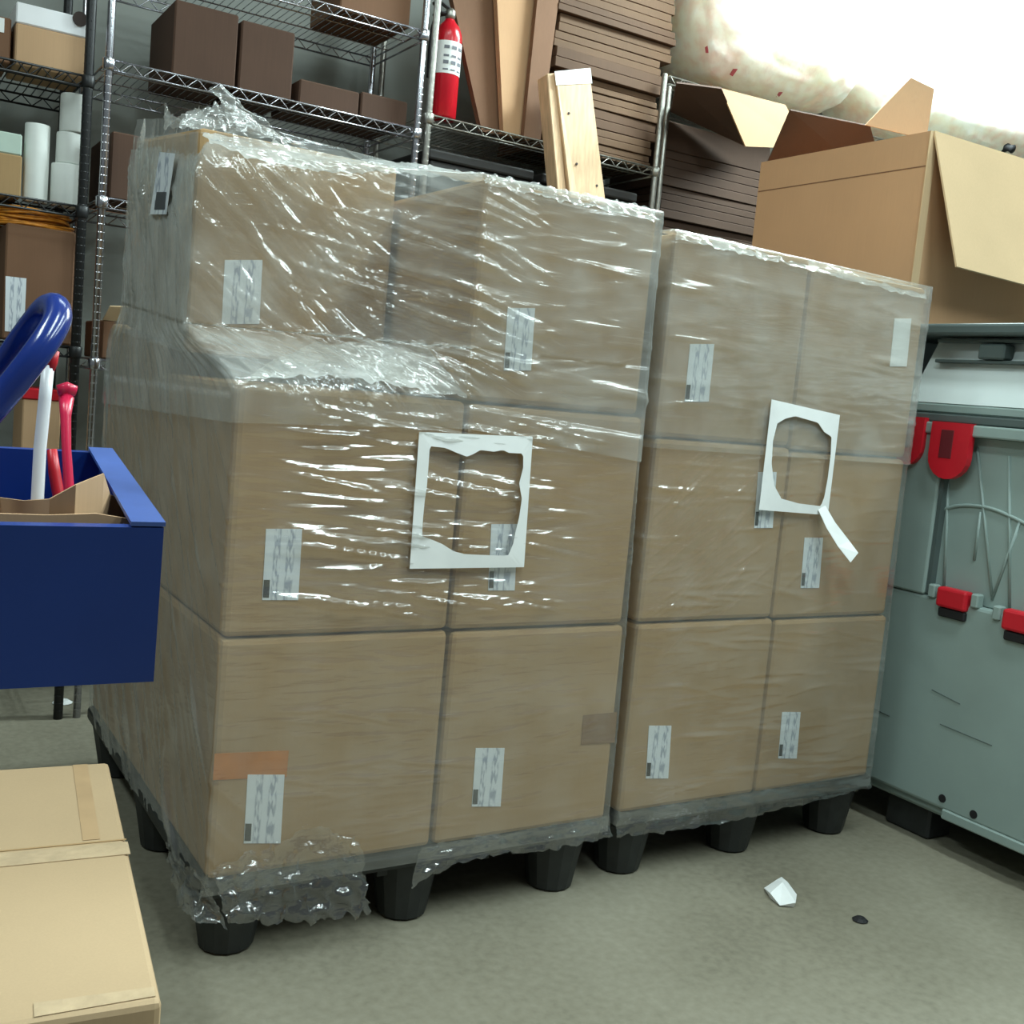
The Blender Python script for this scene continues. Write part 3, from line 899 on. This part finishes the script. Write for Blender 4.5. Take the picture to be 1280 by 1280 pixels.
roll(73, 112, z2_+.002, z3_-z2_, 'white paper roll on top of the stacked column')
t = thing('shelf_carton', (P(5, 220, 1.8).x, 1.9, Zr), 'small carton with pale green top beside the paper rolls', 'carton')
zz = P(10, 192, 1.78).z
obj('carton_body', box(P(-50, 220, 1.78).x, P(27, 220, 1.78).x, 1.78, 2.0, Zr, zz, .004), kraft, t)
obj('green_top', box(P(-50, 220, 1.78).x, P(26, 220, 1.78).x, 1.78, 2.0, zz, P(10, 165, 1.78).z, .004), green_card, t)

# orange strapping coil hung under the shelf, on top of a carton
zs_ = 1.232+DZ
xa, xb = P(6, 340, 1.75).x, P(93, 340, 1.75).x
zc_ = P(50, 284, 1.75).z
t = thing('shelf_carton', ((xa+xb)/2, 1.9, zs_), 'brown carton with a white label under the orange strapping', 'carton')
obj('carton_body', box(xa, xb, 1.75, 2.08, zs_, zc_, .005), kraft_red, t)
q = [P(6, 414, 1.749), P(30, 416, 1.749), P(33, 348, 1.749), P(7, 345, 1.749)]
obj('shipping_label', slab(q, (0, -1, 0), .001), label_x, t)
t = thing('strapping_coil', ((xa+xb)/2, 1.9, zc_+.001), 'coil of orange strapping lying on the carton below the paper rolls', 'strapping')
for k in range(9):
    cx, cyy = (xa+xb)/2-.02+U(-.01, .01), 1.9
    a_, b_ = .12+U(-.02, .02), .10+U(-.015, .02); zz = zc_+.006+k*.0062
    pts = [(cx+a_*math.cos(2*math.pi*j/36), cyy+b_*math.sin(2*math.pi*j/36), zz+.003*math.sin(3*2*math.pi*j/36+k)) for j in range(36)]
    obj('loop', tube(pts, .0045, 6, closed=True), orange_mesh, t, smooth=True)
# lower shelf of the black unit
t = thing('shelf_box', (P(52, 530, 1.78).x, 1.9, .70+DZ), 'pale box with a red lid on the low black shelf behind the blue tray', 'box')
xa, xb = P(28, 520, 1.78).x, P(76, 520, 1.78).x
zl = P(50, 500, 1.78).z; zu = P(50, 486, 1.78).z
obj('box_body', box(xa, xb, 1.78, 2.0, .70+DZ, zl, .004), kraft_in, t)
obj('box_lid', box(xa-.004, xb+.004, 1.776, 2.004, zl, zu, .004), red_plastic, t)

# fire extinguisher
Zx = 2.205+DZ
ce = (P(557, 100, 1.76).x, 1.765, Zx)
t = thing('fire_extinguisher', ce, 'red fire extinguisher standing on the worn chrome shelf', 'fire extinguisher')
r = .052
H = P(552, 22, 1.765).z-Zx
obj('cylinder', lathe([(r*.85, 0), (r, .012), (r, H*.80), (r*.95, H*.86), (r*.75, H*.93), (r*.42, H*.98), (r*.36, H)], ce, 24), ext_red, t, smooth=True)
la, lb_ = H*.44, H*.76
bm = bmesh.new()
vs = []
for k in range(15):
    a = math.radians(-165+k*10.5)
    vs.append((bm.verts.new((ce[0]+(r+.001)*math.cos(a), ce[1]+(r+.001)*math.sin(a), Zx+la)), bm.verts.new((ce[0]+(r+.001)*math.cos(a), ce[1]+(r+.001)*math.sin(a), Zx+lb_))))
for a, b in zip(vs, vs[1:]): bm.faces.new((a[0], b[0], b[1], a[1]))
li = obj('instruction_label', bm, white_paper, t, smooth=True, label='white instruction label')
bm = bmesh.new()
for row, (z_, h_) in enumerate([(.68, .045), (.60, .03), (.53, .05), (.47, .02)]):
    for k in (4, 7, 10):
        a = math.radians(-165+k*10.5+4)
        p = Vector((ce[0]+(r+.0015)*math.cos(a), ce[1]+(r+.0015)*math.sin(a), Zx+H*z_))
        s = Vector((-math.sin(a), math.cos(a), 0))*.010
        u = Vector((0, 0, H*h_*.7))
        slab([p-s, p+s, p+s+u, p-s+u], (math.cos(a), math.sin(a), 0), .0006, bm)
obj('printed_block', bm, simple('grey_print', (110, 112, 120), .6), li)
obj('valve', lathe([(.016, 0), (.02, .012), (.02, .03), (.012, .04)], (ce[0], ce[1], Zx+H), 12), dull_chrome, t, smooth=True)
obj('lever', tube([(ce[0]+.005, ce[1], Zx+H+.034), (ce[0]-.05, ce[1]-.01, Zx+H+.05), (ce[0]-.08, ce[1]-.015, Zx+H+.035)], .007, 6), black_metal, t)
obj('carry_handle', tube([(ce[0], ce[1], Zx+H+.02), (ce[0]-.05, ce[1]-.01, Zx+H+.015), (ce[0]-.075, ce[1]-.012, Zx+H-.005)], .006, 6), black_metal, t)
obj('hose', tube(smooth_path([(ce[0]-.015, ce[1], Zx+H+.02), (ce[0]-.05, ce[1]+.01, Zx+H), (ce[0]-.064, ce[1]+.015, Zx+H*.8), (ce[0]-.063, ce[1]+.015, Zx+H*.4)], 6), .008, 8), dark_rubber, t, smooth=True)

# folded cartons standing on the shelf
def standing(quad, Y, th, label, mat):
    q = [P(*p, Y) for p in quad]
    q[0].z = q[1].z = Zx
    q[2] = q[2]+Vector((0, .05, 0)); q[3] = q[3]+Vector((0, .05, 0))
    o = thing('folded_carton', (q[0]+q[1])/2, label, 'carton', 'folded cartons standing on the worn chrome shelf')
    obj('outer_panel', slab(q, (0, 1, 0), th*.46), mat, o)
    q2 = [p+Vector((0, th*.54, 0)) for p in q]
    obj('outer_panel', slab(q2, (0, 1, 0), th*.46), mat, o)
    return o
standing([(603, 157), (634, 162), (640, -40), (566, -40)], 1.78, .03, 'folded carton standing next to the extinguisher', kraft_red)
standing([(630, 160), (664, 168), (690, -40), (628, -40)], 1.74, .03, 'folded carton standing in front, nearest the leaning boards', carton_big)
standing([(655, 165), (676, 170), (712, -40), (684, -40)], 1.705, .024, 'narrow folded carton wedged beside the flat carton stack', kraft_red)

# flattened cartons
def flat(x0, x1, y0, y1, z, h, mat, label, group, rz=0):
    o = thing('flattened_carton', ((x0+x1)/2, (y0+y1)/2, z), label, 'carton', group)
    for k in range(2):
        bm = box(x0+k*.004, x1-k*.006, y0+k*.003, y1, z+k*h*.5+.0008, z+(k+1)*h*.5-.0012, .002)
        obj('panel', bm, mat, o)
    o.rotation_euler.z = rz
    return o
ORD = ['lowest', 'second', 'third', 'fourth', 'fifth', 'sixth', 'seventh', 'eighth', 'ninth', 'tenth', 'eleventh', 'twelfth', 'thirteenth', 'fourteenth']
z = Zx
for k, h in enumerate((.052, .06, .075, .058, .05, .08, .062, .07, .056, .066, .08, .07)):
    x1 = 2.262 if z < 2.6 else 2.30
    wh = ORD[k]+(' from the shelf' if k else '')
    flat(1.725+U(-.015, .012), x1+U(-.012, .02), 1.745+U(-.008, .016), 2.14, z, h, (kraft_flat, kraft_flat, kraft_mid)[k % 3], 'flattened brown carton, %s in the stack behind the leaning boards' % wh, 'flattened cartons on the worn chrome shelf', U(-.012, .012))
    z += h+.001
z = 1.74+DZ
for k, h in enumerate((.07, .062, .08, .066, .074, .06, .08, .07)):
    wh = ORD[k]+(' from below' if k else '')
    flat(2.325+U(-.01, .01), 3.05+U(-.02, .02), 1.77+U(-.012, .012), 2.14, z, h, kraft_shaded, 'flattened shade-darkened carton, %s in the shaded stack behind the open carton' % wh, 'flattened cartons behind the open carton', U(-.01, .01))
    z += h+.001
# partly folded carton on top of that stack
t = thing('half_folded_carton', (2.6, 1.9, z), 'half folded carton with one pale and one dark flap behind the open carton', 'carton')
obj('carton_body', box(2.34, 2.95, 1.78, 2.12, z, z+.12, .004), kraft_shaded, t)
yf = 1.72
q = [P(838, 140, yf+.04), P(934, 184, yf), P(902, 111, 1.38), P(846, 104, 1.4)]
obj('flap', slab(q, (0, .4, 1), .007), kraft_dark, t)  # dark colour stands for the shade on this flap's underside
q = [P(932, 183, 1.46), P(1008, 186, 1.46), P(982, 131, 1.45), P(901, 110, 1.45)]
obj('flap', slab(q, (0, 1, .1), .007), kraft_in, t)

# leaning boards
def board(top_l, top_r, bot_l, bot_r, Yt, Yb, th, label):
    a, b, c, d = P(*bot_l, Yb), P(*bot_r, Yb), P(*top_r, Yt), P(*top_l, Yt)
    # prolong to the floor
    def ext(p, q):
        k = q.z/(p.z-q.z); return q+(q-p)*k*.999
    a2, b2 = ext(d, a), ext(c, b)
    o = thing('wooden_board', (a2+b2)/2, label, 'board', 'boards leaning on the shelving')
    n = (b-a).cross(d-a).normalized()
    if n.y > 0: n = -n
    obj('plank', slab([a2, b2, c, d], -n, th, None, .003), wood, o)
    return o, (a, b, c, d, n)
bo, (a, b, c, d, n) = board((694, 90), (737, 86), (712, 240), (757, 250), 1.60, 1.535, .038, 'pale pine board with a white taped end leaning before the flat cartons')
e = .036
def on_(u, v): return d.lerp(c, u)*(1-v)+a.lerp(b, u)*v
obj('white_end', slab([on_(-.02, .11), on_(1.02, .11), on_(1.02, -.005), on_(-.02, -.005)], n, .0015), white_paper, bo, label='white tape on the board end')
for u, v in ((.25, .34), (.8, .9), (.3, .75)):
    p = on_(u, v)
    obj('wood_knot', tube([p+n*.0008, p-n*.002], .005, 8), knot_dark, bo)
board((684, 92), (694, 91), (697, 236), (708, 240), 1.61, 1.55, .07, 'narrow pine board leaning just left of the wider one')

# ------------------------------------------------------------------ white bags of packing peanuts
def bag(name, x0, x1, y0, y1, z0, z1, seed, label):
    n = 56
    bm = bmesh.new()
    bmesh.ops.create_uvsphere(bm, u_segments=n*2, v_segments=n, radius=1)
    c = Vector(((x0+x1)/2, (y0+y1)/2, (z0+z1)/2)); h = Vector(((x1-x0)/2, (y1-y0)/2, (z1-z0)/2))
    for v in bm.verts:
        p = v.co.copy()
        q = Vector([math.copysign(abs(k)**.55, k) for k in p])
        w = 1+.05*noise.noise(p*2.1+Vector((seed, 0, 0)))+.025*noise.noise(p*6+Vector((seed, 3, 0)))+.012*noise.noise(p*15+Vector((0, seed, 0)))
        v.co = c+Vector((q.x*h.x*w, q.y*h.y*w, q.z*h.z*w))
        if v.co.z < z0+.012: v.co.z = z0+.012*0+max(0, (v.co.z-z0))*.2
    t = thing(name, (c.x, c.y, z0), label, 'bag', 'white bags on the top shelf')
    obj('bag_body', bm, bag_mat, t, smooth=True)
    return t
b1 = bag('packing_bag', 2.37, 3.33, 1.5, 2.18, 2.607, 3.55, 1., 'lumpy white plastic bag with red marks above the open carton')
def bag_hit(t, px, py):
    """point and normal of a bag's skin seen at a pixel"""
    me = t.children[0].data
    tree = BVHTree.FromPolygons([v.co.copy() for v in me.vertices], [tuple(p.vertices) for p in me.polygons])
    d = (FW+RT*((px-640)/FPX)-UP*((py-640)/FPX)).normalized()
    hit, nor, _, _ = tree.ray_cast(CAM, d)
    if hit is None: return None
    if nor.dot(d) > 0: nor = -nor
    return hit, nor
for px, py, s in ((917, 90, .016), (974, 118, .014), (884, 62, .012)):
    h = bag_hit(b1, px, py)
    if h is None: continue
    p, n = h
    u = n.cross(Vector((0, 0, 1))).normalized(); w = u.cross(n)
    obj('red_mark', slab([p-u*s*.5-w*s*1.2, p+u*s*.6-w*s, p+u*s*.8+w*s*.9, p-u*s*.4+w*s*1.2], n, .003), red_dull, b1)
b2 = bag('packing_bag', 3.42, 4.9, 1.5, 2.18, 2.607, 3.55, 5., 'cream white bag with a dark tied neck at the right edge')
h = bag_hit(b2, 1258, 184)
if h:
    p, n = h
    obj('tied_neck', tube([p-n*.01, p+n*.006, p+n*.02, p+n*.04], [.034, .02, .016, .022], 12), dark_rubber, b2, smooth=True)

# ------------------------------------------------------------------ blue tray cart at the left
ct = thing('tool_cart', (-.85, -1.15, 0), 'blue metal tray cart with a round blue handle at the left edge', 'cart')
fr_ = at(205, 660, 'z', 1.10); bk_ = at(139, 565, 'z', 1.118)
fb = at(192, 852, 'y', fr_.y+.008)
wx = .62
hgt = fr_.z-fb.z
dirx = Vector((-1, .03, -.0)).normalized()
v_up = (fr_-fb)
FL, BL = fr_+dirx*wx, bk_+dirx*wx
FBL, BB = fb+dirx*wx, bk_-v_up*1.
BBL = BB+dirx*wx
tk = .012
def wall_(q, n, name): return obj(name, slab(q, n, tk), blue_plastic, ct)
nb = (bk_-fr_).normalized()
wall_([FBL, fb, fr_, FL], nb, 'tray_front')
wall_([BB, BBL, BL, bk_], -nb, 'tray_back')
wall_([fb+nb*tk, BB-nb*tk, bk_-nb*tk, fr_+nb*tk], dirx, 'tray_side')
wall_([FBL+nb*tk, BBL-nb*tk, BL-nb*tk, FL+nb*tk], -dirx, 'tray_side')
wall_([fb+nb*tk+dirx*tk, FBL+nb*tk-dirx*tk, BBL-nb*tk-dirx*tk, BB-nb*tk+dirx*tk], v_up, 'tray_floor')
up = v_up.normalized()
# rolled rim on the right side
obj('tray_rim', slab([fr_-dirx*.001+up*.001, bk_-dirx*.001+up*.001, bk_+dirx*.022+up*.001, fr_+dirx*.022+up*.001], up, .003), simple('worn_blue_rim', (66, 92, 158), .4, 0, .1, 20), ct)
# frame out of view carrying the tray
for p in (FBL+dirx*.0+nb*.03, BBL-nb*.03):
    obj('cart_post', tube([(p.x, p.y, .09), (p.x, p.y, p.z+.06)], .014, 8), blue_tube, ct)
obj('cart_base', box(FBL.x-.25, FBL.x+.1, FBL.y-.02, BBL.y+.02, .07, .10, .006), blue_plastic, ct)
for dx in (-.2, .06):
    for yy in (FBL.y+.01, BBL.y-.01):
        obj('wheel', tube([(FBL.x+dx, yy-.012, .036), (FBL.x+dx, yy+.012, .036)], .036, 14), dark_rubber, ct)
def D(px, py, d): return CAM+(FW+RT*((px-640)/FPX)-UP*((py-640)/FPX))*d
hp = [D(-190, 690, .95), D(-110, 575, .93), D(-50, 515, .91), D(0, 462, .90), D(32, 418, .89), D(56, 388, .87), D(70, 384, .85), D(70, 404, .83), D(46, 442, .81), D(0, 500, .80), D(-60, 566, .79), D(-140, 650, .80), D(-200, 720, .84)]
obj('round_handle', tube(smooth_path(hp, 8), .0105, 14), blue_tube, ct, smooth=True)

# things in the tray
tray_z = (fb.z+.014)
def in_tray(px, py, v):   # point on a plane through the tray parallel to its front
    return at(px, py, 'y', fr_.y+v)
kp = thing('kraft_liner', in_tray(60, 655, .15), 'torn brown cardboard liner standing in the blue tray', 'cardboard')
pts = [(-120, 640), (-60, 628), (0, 622), (30, 626), (62, 624), (95, 606), (130, 592), (138, 618), (168, 632), (176, 656)]
top = [in_tray(x, y, .10+.05*math.sin(i)) for i, (x, y) in enumerate(pts)]
bm = bmesh.new()
for i in range(len(top)-1):
    a, b = top[i], top[i+1]
    a0, b0 = Vector((a.x, a.y, tray_z+.002)), Vector((b.x, b.y, tray_z+.002))
    slab([a0, b0, b, a], (0, 1, 0), .003, bm)
obj('liner_back', bm, kraft_in, kp)
bm = bmesh.new()
pts = [(-120, 652), (0, 650), (60, 652), (120, 650), (172, 658)]
top = [in_tray(x, y-8, .045) for x, y in pts]
for i in range(len(top)-1):
    a, b = top[i], top[i+1]
    slab([Vector((a.x, a.y, tray_z+.002)), Vector((b.x, b.y, tray_z+.002)), b, a], (0, 1, 0), .003, bm)
obj('liner_front', bm, kraft_in, kp)
def stick(name, pts, r, mat, label, cat, v0, v1, head=None):
    p = [in_tray(x, y, v0+(v1-v0)*i/(len(pts)-1)) for i, (x, y) in enumerate(pts)]
    end = p[-1].copy(); dd = (p[-1]-p[-2]).normalized()
    if dd.z < 0: end = p[-1]+dd*((p[-1].z-tray_z-.006)/-dd.z)
    p.append(end)
    t = thing(name, end, label, cat)
    rr = r if isinstance(r, list) else [r]*len(p)
    obj('shaft', tube(p, rr, 10), mat, t, smooth=True)
    if head:
        h = [in_tray(x, y, v0) for x, y in head[0]]
        obj(head[3] if len(head) > 3 else 'head', tube(h, head[1], 10), head[2], t, smooth=True)
    return t
stick('white_stick', [(60, 458), (56, 500), (50, 560), (47, 618)], .0048, white_plastic, 'white plastic stick with a red end standing in the blue tray', 'stick', .17, .15, ([(69, 438), (64, 452), (60, 462)], [.0035, .005, .005], red_plastic, 'red_end'))
stick('pink_tool', [(83, 497), (82, 520), (83, 560), (86, 608)], [.006, .0042, .0036, .004, .004], pink_plastic, 'pink red plastic handle tool standing in the blue tray', 'tool', .19, .16, ([(72, 488), (84, 486), (95, 489)], [.0045, .006, .0045], pink_plastic))
stick('red_tool', [(65, 562), (68, 590), (72, 612)], [.004, .005, .005, .005], red_plastic, 'short red tool behind the white stick in the blue tray', 'tool', .235, .225)

# ------------------------------------------------------------------ carton in the left foreground
zf = .5
A, B = at(136, 952, 'z', zf), at(203, 1252, 'z', zf)
dl = Vector((-.6, .055, 0))
A2, B2 = A+dl, B+dl
bx = thing('taped_carton', ((A+B)/2+dl/2)*1.0-Vector((0, 0, zf)), 'tan taped carton in the left foreground seen from above', 'carton')
def dn(p, z=0): return Vector((p.x, p.y, z))
bm = bmesh.new(); hexa(bm, [dn(B2), dn(B), dn(A), dn(A2), B2, B, A, A2], .008, 2)
obj('carton_body', bm, kraft_fg, bx)
def top_(u, v): return (A.lerp(B, v)+dl*u)+Vector((0, 0, .0005))
# tape over the seam, running across
obj('seam_tape', slab([top_(-.002, .50), top_(1, .50), top_(1, .445), top_(-.002, .445)], (0, 0, 1), .0009), tape_and_highlight, bx, label='pale crinkled tape over the seam')
obj('flap_seam', slab([top_(0, .435), top_(1, .435), top_(1, .43), top_(0, .43)], (0, 0, 1), .0006), kraft, bx)
obj('side_tape', slab([top_(.06, .42), top_(.10, .42), top_(.10, .01), top_(.06, .01)], (0, 0, 1), .0005), simple('tan_patch', (180, 148, 110), .6), bx)
cB = B+Vector((-.01, .004, .0005))
obj('corner_highlight', slab([top_(.01, .985), top_(.22, .99), top_(.22, .955), top_(.01, .96)], (0, 0, 1), .0008), tape_and_highlight, bx)  # pale strip painted as the highlight on the carton corner

# ------------------------------------------------------------------ bits on the floor
bm = bmesh.new()
pts = [(955, 1110), (970, 1105), (977, 1096), (984, 1108), (996, 1118), (994, 1134), (975, 1132), (962, 1122)]
Q = [at(x, y, 'z', .004) for x, y in pts]
cen = sum(Q, Vector())/len(Q)+Vector((0, 0, .028))
top = bm.verts.new(cen); ring_ = [bm.verts.new(q+Vector((0, 0, .012*(i % 2)))) for i, q in enumerate(Q)]
low = [bm.verts.new((q.x*.92+cen.x*.08, q.y*.92+cen.y*.08, .001)) for q in Q]
for i in range(len(Q)):
    j = (i+1) % len(Q)
    bm.faces.new((ring_[i], ring_[j], top)); bm.faces.new((low[i], low[j], ring_[j], ring_[i]))
bm.faces.new(low[::-1])
tag(obj('paper_scrap', bm, white_paper), 'crumpled white paper scrap on the concrete floor', 'paper scrap')
bm = bmesh.new()
c = at(1075, 1151, 'z', 0)
lathe([(.016, .0005), (.02, .003), (.012, .009), (.003, .011)], (c.x, c.y, 0), 9, bm)
tag(obj('floor_debris', bm, dark_rubber), 'small dark crumb on the floor right of the paper scrap', 'debris')
c = at(78, 879, 'z', 0)
bm = lathe([(.03, .0005), (.034, .003), (.02, .012), (.004, .014)], (c.x, c.y, 0), 10)
tag(obj('paper_scrap', bm, white_paper), 'small pale scrap on the floor below the blue tray', 'paper scrap')
